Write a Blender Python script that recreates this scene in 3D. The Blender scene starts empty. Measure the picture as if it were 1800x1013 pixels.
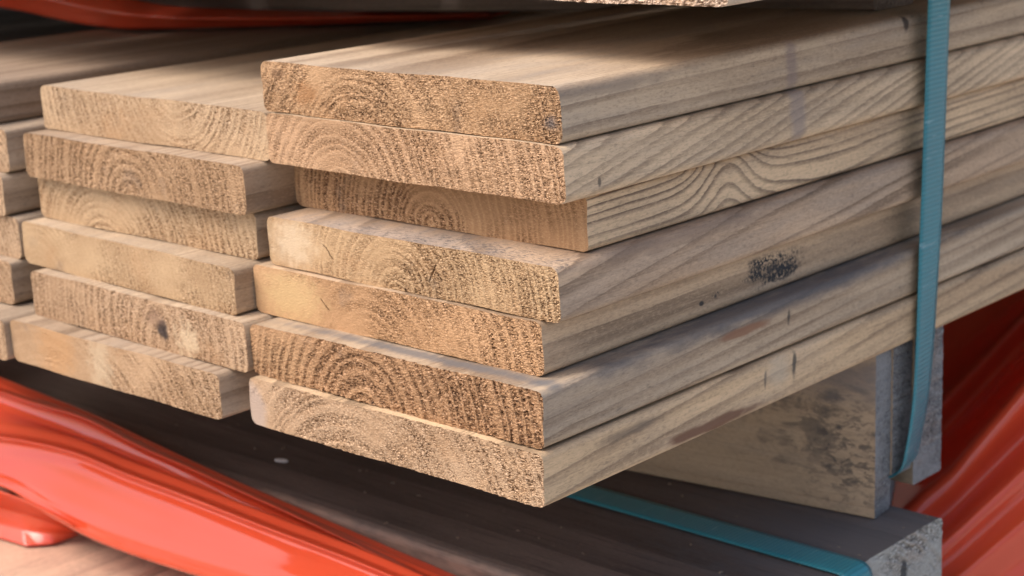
import bpy, math, random
import numpy as np
from mathutils import Vector, Matrix, Euler
R = math.radians
sc = bpy.context.scene
col = sc.collection

# ---------------------------------------------------------------- camera, sky, sun, exposure
cam_d = bpy.data.cameras.new('camera'); cam = bpy.data.objects.new('camera', cam_d); col.objects.link(cam)
cam.location = (0.41555, -0.47381, 0.08997)
cam.rotation_euler = (R(75.4375), R(2.4604), R(42.4862))
cam_d.sensor_width = 36; cam_d.lens = 62.275
cam_d.clip_start = 0.01; cam_d.clip_end = 200
cam_d.dof.use_dof = True; cam_d.dof.focus_distance = 0.640; cam_d.dof.aperture_fstop = 17
sc.camera = cam

SUN_DIR = Vector((-0.27, -0.50, 0.77)).normalized()
w = bpy.data.worlds.new('World'); sc.world = w; w.use_nodes = True
nt = w.node_tree
bg = nt.nodes['Background']; sky = nt.nodes.new('ShaderNodeTexSky')
sky.sky_type = 'NISHITA'; sky.sun_disc = False
sky.sun_elevation = math.asin(SUN_DIR.z); sky.sun_rotation = math.atan2(SUN_DIR.x, SUN_DIR.y)
sky.dust_density = 5.0; sky.air_density = 1.0; sky.ozone_density = 1.0
nt.links.new(sky.outputs[0], bg.inputs[0]); bg.inputs[1].default_value = 0.15
sun_d = bpy.data.lights.new('sun', 'SUN'); sun = bpy.data.objects.new('sun', sun_d); col.objects.link(sun)
sun_d.energy = 1.15; sun_d.angle = R(44); sun_d.color = (1.0, 0.985, 0.955)
sun.rotation_euler = SUN_DIR.to_track_quat('Z', 'Y').to_euler()
vs = sc.view_settings
vs.view_transform = 'Standard'; vs.look = 'None'; vs.gamma = 1; vs.use_curve_mapping = False
vs.exposure = 0.70

# ---------------------------------------------------------------- node helper
class NT:
    def __init__(s, name):
        s.m = bpy.data.materials.new(name); s.m.use_nodes = True
        s.t = s.m.node_tree; s.n = s.t.nodes; s.n.clear()
        s.out = s.n.new('ShaderNodeOutputMaterial')
        tc = s.n.new('ShaderNodeTexCoord'); s.P = tc.outputs['Object']; s.UV = tc.outputs['UV']
        sp = s.n.new('ShaderNodeSeparateXYZ'); s.L(s.P, sp.inputs[0]); s.x, s.y, s.z = sp.outputs
    def L(s, a, b): s.t.links.new(a, b)
    def put(s, sock, v):
        if isinstance(v, bpy.types.NodeSocket): s.L(v, sock)
        elif isinstance(v, (tuple, list)) and sock.type == 'RGBA': sock.default_value = (v[0], v[1], v[2], 1)
        else: sock.default_value = v
    def M(s, op, a, b=0.0, c=None, clamp=False):
        n = s.n.new('ShaderNodeMath'); n.operation = op; n.use_clamp = clamp
        s.put(n.inputs[0], a); s.put(n.inputs[1], b)
        if c is not None: s.put(n.inputs[2], c)
        return n.outputs[0]
    def add(s, a, b): return s.M('ADD', a, b)
    def sub(s, a, b): return s.M('SUBTRACT', a, b)
    def mul(s, a, b): return s.M('MULTIPLY', a, b)
    def div(s, a, b): return s.M('DIVIDE', a, b)
    def mad(s, a, b, c): return s.M('MULTIPLY_ADD', a, b, c)
    def ss(s, v, lo, hi, a=0.0, b=1.0):
        n = s.n.new('ShaderNodeMapRange'); n.interpolation_type = 'SMOOTHSTEP'
        s.put(n.inputs[0], v); n.inputs[1].default_value = lo; n.inputs[2].default_value = hi
        s.put(n.inputs[3], a); s.put(n.inputs[4], b); return n.outputs[0]
    def vec(s, x, y, z):
        n = s.n.new('ShaderNodeCombineXYZ'); s.put(n.inputs[0], x); s.put(n.inputs[1], y); s.put(n.inputs[2], z); return n.outputs[0]
    def map(s, scale, off=(0, 0, 0), rot=(0, 0, 0), v=None):
        n = s.n.new('ShaderNodeMapping'); s.L(v if v is not None else s.P, n.inputs[0])
        n.inputs['Location'].default_value = off; n.inputs['Rotation'].default_value = rot; n.inputs['Scale'].default_value = scale
        return n.outputs[0]
    def noise(s, v, scale=1.0, det=2.0, ro=0.5, dist=0.0):
        n = s.n.new('ShaderNodeTexNoise'); s.L(v, n.inputs['Vector'])
        n.inputs['Scale'].default_value = scale; n.inputs['Detail'].default_value = det
        n.inputs['Roughness'].default_value = ro; n.inputs['Distortion'].default_value = dist
        return n.outputs['Fac']
    def mix(s, f, a, b, mode='MIX'):
        n = s.n.new('ShaderNodeMix'); n.data_type = 'RGBA'; n.blend_type = mode
        s.put(n.inputs['Factor'], f); s.put(n.inputs['A'], a); s.put(n.inputs['B'], b)
        return [o for o in n.outputs if o.type == 'RGBA'][0]
    def bump(s, h, dist=0.001, st=1.0):
        n = s.n.new('ShaderNodeBump'); s.L(h, n.inputs['Height']); n.inputs['Distance'].default_value = dist
        n.inputs['Strength'].default_value = st; return n.outputs[0]
    def bsdf(s, colr, rough=0.8, normal=None, spec=0.3, link=True):
        n = s.n.new('ShaderNodeBsdfPrincipled'); s.put(n.inputs['Base Color'], colr); s.put(n.inputs['Roughness'], rough)
        n.inputs['Specular IOR Level'].default_value = spec
        if normal is not None: s.L(normal, n.inputs['Normal'])
        if link: s.L(n.outputs[0], s.out.inputs['Surface'])
        return n

def spot(s, c, r, wob=0.5, soft=0.5, nscale=300.0, speck=None):
    """mask of a stain: ellipsoid at c (local) with radii r, ragged by noise, optionally broken into specks"""
    v = s.map((1 / r[0], 1 / r[1], 1 / r[2]), (-c[0] / r[0], -c[1] / r[1], -c[2] / r[2]))
    n = s.n.new('ShaderNodeVectorMath'); n.operation = 'LENGTH'; s.L(v, n.inputs[0])
    d = s.mad(s.sub(s.noise(s.map((1, 0.3, 1)), nscale, 2), 0.5), wob * 2, n.outputs['Value'])
    m = s.ss(d, 1 - soft, 1.0, 1.0, 0.0)
    if speck:
        k = speck if isinstance(speck, tuple) else (speck, 0.50, 0.58, 1.6)
        m = s.mul(m, s.ss(s.noise(s.map((1, k[3], 1)), k[0], 5, 0.68, 0.4), k[1], k[2]))
    return m

def ring_field(s, seed, pith, sp, tilt, wobble, knots, jit=0.0035, une=3.0):
    o = (seed * 3.17 % 17, seed * 1.73 % 13, seed * 2.31 % 11)
    low = s.map((9, 2.2, 9), o)
    n1 = s.sub(s.noise(low, 1.0, 2), 0.5); n2 = s.sub(s.noise(s.map((9, 2.2, 9), (o[1] + 5, o[2], o[0])), 1.0, 2), 0.5)
    dx = s.add(s.mad(s.y, tilt[0], s.sub(s.x, pith[0])), s.mul(n1, wobble))
    dz = s.add(s.mad(s.y, tilt[1], s.sub(s.z, pith[1])), s.mul(n2, wobble))
    r = s.M('SQRT', s.add(s.mul(dx, dx), s.mul(dz, dz)))
    r = s.mad(s.sub(s.noise(s.map((70, 6, 70), o), 1.0, 3), 0.5), jit, r)
    for (kx, ky, kz), (rx, ry, rz), a in knots:
        v = s.map((1 / rx, 1 / ry, 1 / rz), (-kx / rx, -ky / ry, -kz / rz))
        n = s.n.new('ShaderNodeVectorMath'); n.operation = 'DOT_PRODUCT'; s.L(v, n.inputs[0]); s.L(v, n.inputs[1])
        r = s.mad(s.M('EXPONENT', s.mul(n.outputs['Value'], -1.0)), a, r)
    ph = s.div(r, sp)
    ph = s.mad(s.noise(s.vec(s.mul(r, 95), seed, 0.0), 1.0, 2), une, ph)      # uneven years
    return s.M('FRACT', ph), r

END_L, END_D = (0.49, 0.32, 0.175), (0.20, 0.102, 0.042)
SIDE_L, SIDE_D = (0.54, 0.405, 0.275), (0.175, 0.112, 0.068)

def wood_end(name, seed, pith, sp=0.0035, tilt=(0, 0), wobble=0.006, knots=(), marks=(), cracks=(), L=END_L, D=END_D,
             rough_bias=0.0, rough_x=0.0, bandw=0.52, amp=0.0006, ringc=0.45, fscale=1.0, fang=0.0):
    s = NT(name); f, r = ring_field(s, seed, pith, sp, tilt, wobble, knots)
    o = (seed * 1.9 % 23, seed * 0.7 % 19, seed * 2.9 % 29)
    v = s.map((620 * fscale, 620, 1500 * fscale), o, (0, fang, 0))
    fib = s.noise(v, 1.0, 3.0, 0.6, 0.7)
    fib2 = s.noise(s.map((1100 * fscale, 1100, 2300 * fscale), (o[1], o[2], o[0]), (0, fang + 0.4, 0)), 1.0, 2, 0.55, 0.4)
    fr = s.M('FRACT', s.mad(s.sub(fib2, 0.5), 0.35, f))       # ragged ring borders
    band = s.mul(s.ss(fr, 0.0, 0.16), s.ss(fr, 0.42, 0.78, 1.0, 0.0))      # soft early wood, torn by the saw
    line = s.mul(s.ss(f, 0.70, 0.93), s.ss(f, 0.94, 1.0, 1.0, 0.0))        # hard late wood
    # where the saw tore the fibres and where it cut clean
    big = s.noise(s.map((22, 22, 30), o), 1.0, 3, 0.55)
    tear = s.ss(s.add(s.mad(s.x, rough_x, big), rough_bias), 0.27, 0.55)
    rel = s.mul(tear, s.mad(band, bandw, 1.0 - bandw))
    a = s.mad(rel, 0.86, 0.14)
    h = s.mul(s.add(s.sub(fib, 0.5), s.mul(s.sub(fib2, 0.5), 0.5)), a)
    h = s.mad(s.mul(band, tear), -0.25, h)
    # colour
    tone = s.noise(s.map((16, 16, 26), (o[2], o[0], o[1])), 1.0, 3, 0.6)
    c = s.mix(s.ss(tone, 0.34, 0.68), L, tuple(0.6 * l + 0.4 * d for l, d in zip(L, D)))
    red = s.ss(s.noise(s.map((34, 34, 44), (o[0] + 7, o[1], o[2])), 1.0, 3, 0.6), 0.5, 0.72)
    c = s.mix(s.mul(red, 0.4), c, (0.42 * L[0] / 0.5, 0.235 * L[0] / 0.5, 0.115 * L[0] / 0.5))
    c = s.mix(s.mul(s.mul(band, s.mad(tear, 0.55, 0.45)), s.mul(s.ss(big, 0.35, 0.6, 0.4, 0.75), ringc)), c, D)
    c = s.mix(s.mul(line, s.mul(ringc, 0.35)), c, tuple(min(1, 1.12 * l) for l in L))
    pit = s.mul(s.ss(s.add(fib, s.mul(s.sub(fib2, 0.5), 0.5)), 0.53, 0.38), s.mad(rel, 0.88, 0.12))  # pit darkening: brown wood plus shade put into the colour
    c = s.mix(pit, c, (0.45 * D[0], 0.42 * D[1], 0.42 * D[2]))
    tip = s.mul(s.ss(fib2, 0.54, 0.68), s.mad(rel, 0.78, 0.2))  # raised fibre tips lightened in colour, as if catching light
    c = s.mix(tip, c, tuple(min(1, 1.4 * l + 0.06) for l in L))
    dirt = s.mul(s.ss(s.noise(s.map((60, 60, 60), (o[1], o[2], o[0])), 1.0, 4, 0.6), 0.60, 0.75), 0.28)
    c = s.mix(dirt, c, (0.16, 0.13, 0.11))
    for cc, rr, colr, st, wob, soft, spk in marks:
        c = s.mix(s.mul(spot(s, cc, rr, wob, soft, 260, spk), st), c, colr)
    for (x0, z0), ang, ln, wd in cracks:                    # thin drying cracks
        v = s.map((1, 1, 1), (0, 0, 0), (0, 0, 0))
        ca, sa = math.cos(ang), math.sin(ang)
        u = s.add(s.mul(s.sub(s.x, x0), ca), s.mul(s.sub(s.z, z0), sa))
        q = s.add(s.mul(s.sub(s.x, x0), -sa), s.mul(s.sub(s.z, z0), ca))
        q = s.mad(s.sub(s.noise(s.P, 350, 2), 0.5), 0.0022, q)
        k = s.mul(s.ss(s.M('ABSOLUTE', q), 0.2 * wd, wd, 1.0, 0.0), s.ss(s.M('ABSOLUTE', u), 0.6 * ln, ln, 1.0, 0.0))
        c = s.mix(s.mul(k, 0.55), c, (0.08, 0.04, 0.02)); h = s.mad(k, -0.4, h)
    s.bsdf(c, 0.86, None, 0.2)
    d = s.n.new('ShaderNodeVectorDisplacement'); d.space = 'OBJECT'          # straight out of the cut, so the arrises stay clean
    s.L(s.vec(0.0, s.mul(h, -1.0), 0.0), d.inputs['Vector']); d.inputs['Midlevel'].default_value = 0.0; d.inputs['Scale'].default_value = amp * 2.0
    s.L(d.outputs[0], s.out.inputs['Displacement'])
    s.m.displacement_method = 'BOTH'
    return s.m

def wood_side(name, seed, pith, sp=0.0035, tilt=(0, 0), wobble=0.006, knots=(), marks=(), L=SIDE_L, D=SIDE_D,
              ringc=0.55, dirt=0.35, grey=0.3, sharp=0.75, strk=0.28, **_):
    s = NT(name); f, r = ring_field(s, seed, pith, sp, tilt, wobble, knots, 0.0018, 2.0)
    f = s.M('FRACT', s.mad(s.sub(s.noise(s.map((900, 30, 900)), 1.0, 3, 0.6), 0.5), 0.30, f))
    o = (seed * 1.3 % 23, seed * 0.9 % 19, seed * 2.1 % 29)
    late = s.mul(s.ss(f, sharp - 0.35, 0.92), s.ss(f, 0.93, 1.0, 1.0, 0.0))
    streak = s.noise(s.map((900, 22, 900), o), 1.0, 4, 0.65)
    streak2 = s.noise(s.map((2000, 70, 2000), o), 1.0, 3, 0.65)
    tone = s.noise(s.map((26, 5, 40), (o[2], o[0], o[1])), 1.0, 3, 0.6)
    c = s.mix(s.ss(tone, 0.32, 0.7), L, tuple(0.55 * a + 0.45 * b for a, b in zip(L, D)))
    c = s.mix(s.mul(s.ss(s.noise(s.map((30, 7, 55), (o[1], o[2], o[0])), 1.0, 3, 0.65), 0.45, 0.7), grey), c, (0.31, 0.262, 0.222))
    fade = s.ss(s.noise(s.map((20, 8, 60), (o[0], o[2], o[1])), 1.0, 2), 0.3, 0.65, 0.35, 1.0)
    c = s.mix(s.mul(s.mul(late, fade), ringc), c, D)
    c = s.mix(s.ss(streak, 0.5, 0.72, 0.0, strk), c, tuple(0.75 * d for d in D))
    c = s.mix(s.ss(streak2, 0.54, 0.74, 0.0, 0.30), c, tuple(min(1, 1.25 * l) for l in L))
    gr = s.noise(s.map((1300, 380, 1300), o), 1.0, 3, 0.7)
    c = s.mix(s.ss(gr, 0.5, 0.7, 0.0, 0.35), c, tuple(0.8 * d for d in D))
    c = s.mix(s.ss(gr, 0.47, 0.33, 0.0, 0.22), c, tuple(min(1, 1.2 * l) for l in L))
    dm = s.mul(s.ss(s.noise(s.map((420, 130, 420), o), 1.0, 3, 0.65), 0.60, 0.72), s.ss(tone, 0.38, 0.6, 0.1, dirt))
    c = s.mix(dm, c, (0.08, 0.065, 0.055))
    for cc, rr, colr, st, wob, soft, spk in marks:
        c = s.mix(s.mul(spot(s, cc, rr, wob, soft, 220, spk), st), c, colr)
    h = s.add(s.mul(streak, 0.5), s.add(s.mul(streak2, 0.35), s.mul(late, 0.5)))
    h = s.mad(s.noise(s.map((350, 350, 350), o), 1.0, 2), 0.25, h)
    s.bsdf(c, s.mad(streak, 0.15, 0.62), s.bump(h, 0.00035, 0.8), 0.28)
    return s.m

# ---------------------------------------------------------------- mesh builders
def link(name, me, mats=(), parent=None):
    o = bpy.data.objects.new(name, me); col.objects.link(o); o.parent = parent
    for m in mats: me.materials.append(m)
    return o
def tag(o, label, cat, group=None, kind=None):
    o['label'] = label; o['category'] = cat
    if group: o['group'] = group
    if kind: o['kind'] = kind
    return o

def board_mesh(W, T, L, cell, r=0.003, skew=0.0, seed=0, warp=0.0002, body=(0.03, 0.3)):
    """sawn plank, x in [-W,0], y in [0,L], z in [0,T]; dense cap at y=0 for the torn end grain"""
    rng = np.random.RandomState(int(seed * 97) % 100000)
    nx, nz = max(4, int(W / cell)), max(4, int(T / cell))
    rs = r * (0.8 + 0.5 * rng.rand(4))                     # each arris worn a little differently: BR BL TR TL
    z = np.linspace(0, T, nz + 1)
    def inset(z, rb, rt):
        q = np.zeros_like(z)
        b = z < rb; q[b] = rb - np.sqrt(np.maximum(0, rb * rb - (rb - z[b]) ** 2))
        t = z > T - rt; q[t] = rt - np.sqrt(np.maximum(0, rt * rt - (z[t] - T + rt) ** 2))
        return q
    x1 = -inset(z, rs[0], rs[2]); x0 = -W + inset(z, rs[1], rs[3])
    u = np.linspace(0, 1, nx + 1)
    X = x0[:, None] + (x1 - x0)[:, None] * u[None, :]
    Zg = np.repeat(z[:, None], nx + 1, 1)
    # faint planer waviness of the faces
    ph = rng.rand(4) * 6.28
    Zg = Zg + warp * (np.sin(X * 60 + ph[0]) + 0.6 * np.sin(X * 140 + ph[1]))
    X = X + warp * np.sin(Zg * 300 + ph[2])
    Y = skew * (X + W * 0.0)
    cap = np.stack([X, Y, Zg], -1).reshape(-1, 3)
    idx = np.arange((nz + 1) * (nx + 1)).reshape(nz + 1, nx + 1)
    faces = np.stack([idx[:-1, :-1], idx[:-1, 1:], idx[1:, 1:], idx[1:, :-1]], -1).reshape(-1, 4)
    loop = np.concatenate([idx[0, :], idx[1:, -1], idx[-1, -2::-1], idx[-2:0:-1, 0]])
    lv = cap[loop]; n = len(loop); verts = [cap]; allf = [faces]; mi = [np.zeros(len(faces), int)]
    prev = loop; base = len(cap)
    for yy in list(body) + [L]:
        ring = lv.copy(); ring[:, 1] = yy
        verts.append(ring); cur = np.arange(base, base + n); base += n
        q = np.stack([prev, cur, np.roll(cur, -1), np.roll(prev, -1)], -1)
        allf.append(q); mi.append(np.ones(n, int)); prev = cur
    fl = [tuple(int(i) for i in f) for f in np.concatenate(allf)]
    fl.append(tuple(int(i) for i in prev[::-1])); mis = np.concatenate(mi + [np.zeros(1, int)])
    me = bpy.data.meshes.new('plank')
    me.from_pydata(np.concatenate(verts).tolist(), [], fl)
    me.polygons.foreach_set('material_index', mis.astype(np.int32)); me.update()
    return me

def plank(name, label, cat, loc, W, T, L, end, side, cell=0.0005, r=0.003, skew=0.0, seed=1, rot=(0, 0, 0), group=None, **k):
    o = link(name, board_mesh(W, T, L, cell, r, skew, seed, **k), (end, side))
    o.location = loc; o.rotation_euler = rot
    return tag(o, label, cat, group)

def catmull(P, n, axis, k=1.0):
    """resample a grid of points along an axis with Catmull-Rom, n steps per span"""
    P = np.moveaxis(P, axis, 0); m = len(P)
    E = np.concatenate([[2 * P[0] - P[1]], P, [2 * P[-1] - P[-2]]]); out = []
    for i in range(m - 1):
        a, b, c, d = E[i:i + 4]
        for t in np.linspace(0, 1, n, endpoint=False):
            out.append(k * 0.5 * (2 * b + (c - a) * t + (2 * a - 5 * b + 4 * c - d) * t * t + (3 * b - a - 3 * c + d) * t ** 3) + (1 - k) * (b + (c - b) * t))
    out.append(P[-1]); return np.moveaxis(np.array(out), 0, axis)

def film_mesh(rows, na, nb, wr=0.0006, seed=0, along=(14, 60), ten=0.6, tenb=1.0, ncr=9):
    P = np.array(rows); P = catmull(catmull(P, nb, 1, tenb), na, 0, ten); h, wd = P.shape[:2]
    rng = np.random.RandomState(seed)
    du = np.gradient(P, axis=0); dv = np.gradient(P, axis=1); nrm = np.cross(du, dv); nrm /= np.linalg.norm(nrm, axis=2, keepdims=True) + 1e-9
    a, b = np.meshgrid(np.linspace(0, 1, h), np.linspace(0, 1, wd), indexing='ij')
    w_ = np.zeros((h, wd))
    for i in range(10):                                   # creases run along the gathered film
        fa, fb, p, q = rng.uniform(*along), rng.uniform(1.0, 5), rng.rand() * 6.28, rng.rand() * 6.28
        w_ += np.sin(a * fa + 2.2 * np.sin(b * fb + q) + p) / (fa / along[0]) * (0.5 + 0.5 * np.sin(b * rng.uniform(2, 7) + q))
    w_ *= 0.3
    for i in range(ncr):                                    # sharp pinched creases fanning out of the gathers
        c0, sl, wd_, le, b0 = rng.uniform(0.1, 0.9), rng.uniform(-0.35, 0.35), rng.uniform(0.008, 0.022), rng.uniform(0.08, 0.35), rng.rand()
        w_ += 2.6 * rng.choice([-1, 1]) * np.maximum(0, 1 - np.abs(a - c0 - sl * (b - b0)) / wd_) * np.exp(-((b - b0) / le) ** 2)
    P = P + nrm * (w_ * wr / 3)[..., None]
    idx = np.arange(h * wd).reshape(h, wd)
    f = np.stack([idx[:-1, :-1], idx[:-1, 1:], idx[1:, 1:], idx[1:, :-1]], -1).reshape(-1, 4)
    me = bpy.data.meshes.new('film'); me.from_pydata(P.reshape(-1, 3).tolist(), [], f.tolist())
    me.polygons.foreach_set('use_smooth', np.ones(len(f), bool)); me.update()
    return me

def strap_mesh(path, width, th, ydir, twist=None):
    """woven band: path = list of (point, ...) ; width runs along ydir; UV v = length in metres"""
    P = [Vector(p) for p in path]; W0_ = Vector(ydir).normalized() * (width / 2)
    v, f, uv = [], [], []; s = 0; prev = None
    for i, p in enumerate(P):
        if prev is not None: s += (p - prev).length
        prev = p
        Wd = W0_
        if twist:
            q_ = min(1, max(0, (twist[0] - p.z) / (twist[0] - twist[1]))); Wd = Vector((-math.sin(twist[2] * q_), math.cos(twist[2] * q_), 0)) * (width / 2)
        t = (P[min(i + 1, len(P) - 1)] - P[max(i - 1, 0)]).normalized(); nrm = t.cross(Wd).normalized() * (th / 2)
        for k in range(7):                                # slightly crowned cross-section
            q = -1 + 2 * k / 6; e = 1 - 0.55 * abs(q) ** 6
            v.append(p + Wd * q + nrm * e); uv.append((k / 6, s))
        for k in range(7):
            q = 1 - 2 * k / 6; e = 1 - 0.55 * abs(q) ** 6
            v.append(p + Wd * q - nrm * e); uv.append((1 - k / 6, s))
    for i in range(len(P) - 1):
        for k in range(14):
            a, b = i * 14 + k, i * 14 + (k + 1) % 14
            f.append((a, b, b + 14, a + 14))
    f.append(tuple(range(13, -1, -1))); e0 = (len(P) - 1) * 14; f.append(tuple(range(e0, e0 + 14)))
    me = bpy.data.meshes.new('strap'); me.from_pydata([tuple(q) for q in v], [], f)
    ul = me.uv_layers.new(name='UVMap')
    for lp in me.loops: ul.data[lp.index].uv = uv[lp.vertex_index]
    for p_ in me.polygons: p_.use_smooth = len(p_.vertices) == 4
    me.update(); return me

def arc(path, n=8):
    """round the inner corners of a polyline of (point, radius)"""
    out = []
    for i, (p, r) in enumerate(path):
        p = Vector(p)
        if r == 0 or i in (0, len(path) - 1): out.append(p); continue
        a, b = (Vector(path[i - 1][0]) - p).normalized(), (Vector(path[i + 1][0]) - p).normalized()
        p0, p1 = p + a * r, p + b * r
        for k in range(n + 1):
            t = k / n; out.append(p0 * (1 - t) ** 2 + p * 2 * t * (1 - t) + p1 * t * t)
    dense = [out[0]]
    for q in out[1:]:
        d = (q - dense[-1]).length; m = max(1, int(d / 0.01))
        for k in range(1, m + 1): dense.append(dense[-1].lerp(q, 1 / (m - k + 1)))
    return dense

# ---------------------------------------------------------------- film control points (metres)
ROLL = [[(-0.6079,0.0660,-0.2303),(-0.5376,0.0660,-0.2350),(-0.4720,0.0660,-0.2384),(-0.4113,0.0660,-0.2415),(-0.3568,0.0660,-0.2468),(-0.3059,0.0660,-0.2517),(-0.2577,0.0660,-0.2553),(-0.2123,0.0660,-0.2584),(-0.1699,0.0660,-0.2614),(-0.1300,0.0660,-0.2642),(-0.0930,0.0660,-0.2679)],
 [(-0.6079,0.0600,-0.2103),(-0.5376,0.0600,-0.2150),(-0.4720,0.0600,-0.2184),(-0.4113,0.0600,-0.2215),(-0.3568,0.0600,-0.2268),(-0.3059,0.0600,-0.2317),(-0.2577,0.0600,-0.2353),(-0.2123,0.0600,-0.2384),(-0.1699,0.0600,-0.2414),(-0.1300,0.0600,-0.2442),(-0.0930,0.0600,-0.2479)],
 [(-0.5936,0.0520,-0.2097),(-0.5241,0.0520,-0.2141),(-0.4594,0.0520,-0.2174),(-0.3995,0.0520,-0.2203),(-0.3457,0.0520,-0.2254),(-0.2955,0.0520,-0.2302),(-0.2479,0.0520,-0.2336),(-0.2032,0.0520,-0.2365),(-0.1614,0.0520,-0.2394),(-0.1221,0.0520,-0.2421),(-0.0856,0.0520,-0.2456)],
 [(-0.5883,0.0490,-0.2099),(-0.5247,0.0490,-0.2154),(-0.4635,0.0490,-0.2175),(-0.4048,0.0490,-0.2169),(-0.3549,0.0490,-0.2229),(-0.3067,0.0490,-0.2265),(-0.2615,0.0490,-0.2300),(-0.2193,0.0490,-0.2336),(-0.1798,0.0490,-0.2374),(-0.1425,0.0490,-0.2410),(-0.1071,0.0490,-0.2441)],
 [(-0.5794,0.0440,-0.2097),(-0.5163,0.0440,-0.2151),(-0.4556,0.0440,-0.2171),(-0.3974,0.0440,-0.2164),(-0.3479,0.0440,-0.2222),(-0.3001,0.0440,-0.2257),(-0.2553,0.0440,-0.2292),(-0.2134,0.0440,-0.2326),(-0.1743,0.0440,-0.2364),(-0.1374,0.0440,-0.2399),(-0.1023,0.0440,-0.2429)],
 [(-0.5878,0.0480,-0.2151),(-0.5242,0.0480,-0.2204),(-0.4629,0.0480,-0.2224),(-0.4041,0.0480,-0.2215),(-0.3542,0.0480,-0.2273),(-0.3060,0.0480,-0.2308),(-0.2608,0.0480,-0.2342),(-0.2185,0.0480,-0.2376),(-0.1791,0.0480,-0.2413),(-0.1418,0.0480,-0.2448),(-0.1064,0.0480,-0.2477)],
 [(-0.5838,0.0440,-0.2276),(-0.5194,0.0440,-0.2274),(-0.4602,0.0440,-0.2277),(-0.4054,0.0440,-0.2284),(-0.3560,0.0440,-0.2313),(-0.3099,0.0440,-0.2344),(-0.2667,0.0440,-0.2376),(-0.2258,0.0440,-0.2401),(-0.1870,0.0440,-0.2423),(-0.1506,0.0440,-0.2446),(-0.1169,0.0440,-0.2481)],
 [(-0.5701,0.0340,-0.2438),(-0.5052,0.0340,-0.2352),(-0.4455,0.0340,-0.2274),(-0.3926,0.0340,-0.2241),(-0.3461,0.0340,-0.2261),(-0.3015,0.0340,-0.2268),(-0.2600,0.0340,-0.2281),(-0.2209,0.0340,-0.2292),(-0.1838,0.0340,-0.2300),(-0.1491,0.0340,-0.2313),(-0.1167,0.0340,-0.2336)],
 [(-0.5620,0.0290,-0.2471),(-0.4976,0.0290,-0.2383),(-0.4383,0.0290,-0.2303),(-0.3857,0.0290,-0.2268),(-0.3395,0.0290,-0.2286),(-0.2953,0.0290,-0.2291),(-0.2541,0.0290,-0.2302),(-0.2152,0.0290,-0.2312),(-0.1784,0.0290,-0.2318),(-0.1439,0.0290,-0.2330),(-0.1119,0.0290,-0.2352)],
 [(-0.5492,0.0220,-0.2458),(-0.4856,0.0220,-0.2370),(-0.4270,0.0220,-0.2290),(-0.3751,0.0220,-0.2254),(-0.3295,0.0220,-0.2271),(-0.2858,0.0220,-0.2275),(-0.2451,0.0220,-0.2285),(-0.2068,0.0220,-0.2294),(-0.1704,0.0220,-0.2299),(-0.1364,0.0220,-0.2310),(-0.1047,0.0220,-0.2331)],
 [(-0.5540,0.0240,-0.2507),(-0.4900,0.0240,-0.2416),(-0.4311,0.0240,-0.2334),(-0.3789,0.0240,-0.2297),(-0.3329,0.0240,-0.2313),(-0.2890,0.0240,-0.2317),(-0.2481,0.0240,-0.2326),(-0.2096,0.0240,-0.2334),(-0.1730,0.0240,-0.2339),(-0.1388,0.0240,-0.2349),(-0.1070,0.0240,-0.2369)],
 [(-0.5482,0.0200,-0.2560),(-0.4844,0.0200,-0.2466),(-0.4258,0.0200,-0.2382),(-0.3738,0.0200,-0.2343),(-0.3281,0.0200,-0.2356),(-0.2844,0.0200,-0.2357),(-0.2437,0.0200,-0.2365),(-0.2053,0.0200,-0.2371),(-0.1689,0.0200,-0.2374),(-0.1349,0.0200,-0.2382),(-0.1032,0.0200,-0.2401)],
 [(-0.5367,0.0130,-0.2598),(-0.4768,0.0130,-0.2512),(-0.4241,0.0130,-0.2472),(-0.3791,0.0130,-0.2502),(-0.3345,0.0130,-0.2501),(-0.2918,0.0130,-0.2488),(-0.2513,0.0130,-0.2469),(-0.2129,0.0130,-0.2446),(-0.1766,0.0130,-0.2423),(-0.1425,0.0130,-0.2401),(-0.1102,0.0130,-0.2381)],
 [(-0.5305,0.0090,-0.2634),(-0.4745,0.0090,-0.2551),(-0.4246,0.0090,-0.2502),(-0.3836,0.0090,-0.2544),(-0.3430,0.0090,-0.2563),(-0.3027,0.0090,-0.2554),(-0.2640,0.0090,-0.2533),(-0.2271,0.0090,-0.2507),(-0.1922,0.0090,-0.2480),(-0.1593,0.0090,-0.2459),(-0.1282,0.0090,-0.2438)],
 [(-0.5332,0.0100,-0.2672),(-0.4779,0.0100,-0.2589),(-0.4286,0.0100,-0.2540),(-0.3904,0.0100,-0.2605),(-0.3519,0.0100,-0.2644),(-0.3123,0.0100,-0.2643),(-0.2738,0.0100,-0.2624),(-0.2370,0.0100,-0.2600),(-0.2020,0.0100,-0.2571),(-0.1688,0.0100,-0.2542),(-0.1374,0.0100,-0.2515)],
 [(-0.5332,0.0400,-0.2792),(-0.4779,0.0400,-0.2709),(-0.4286,0.0400,-0.2660),(-0.3904,0.0400,-0.2725),(-0.3519,0.0400,-0.2764),(-0.3123,0.0400,-0.2763),(-0.2738,0.0400,-0.2744),(-0.2370,0.0400,-0.2720),(-0.2020,0.0400,-0.2691),(-0.1688,0.0400,-0.2662),(-0.1374,0.0400,-0.2635)]]
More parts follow.
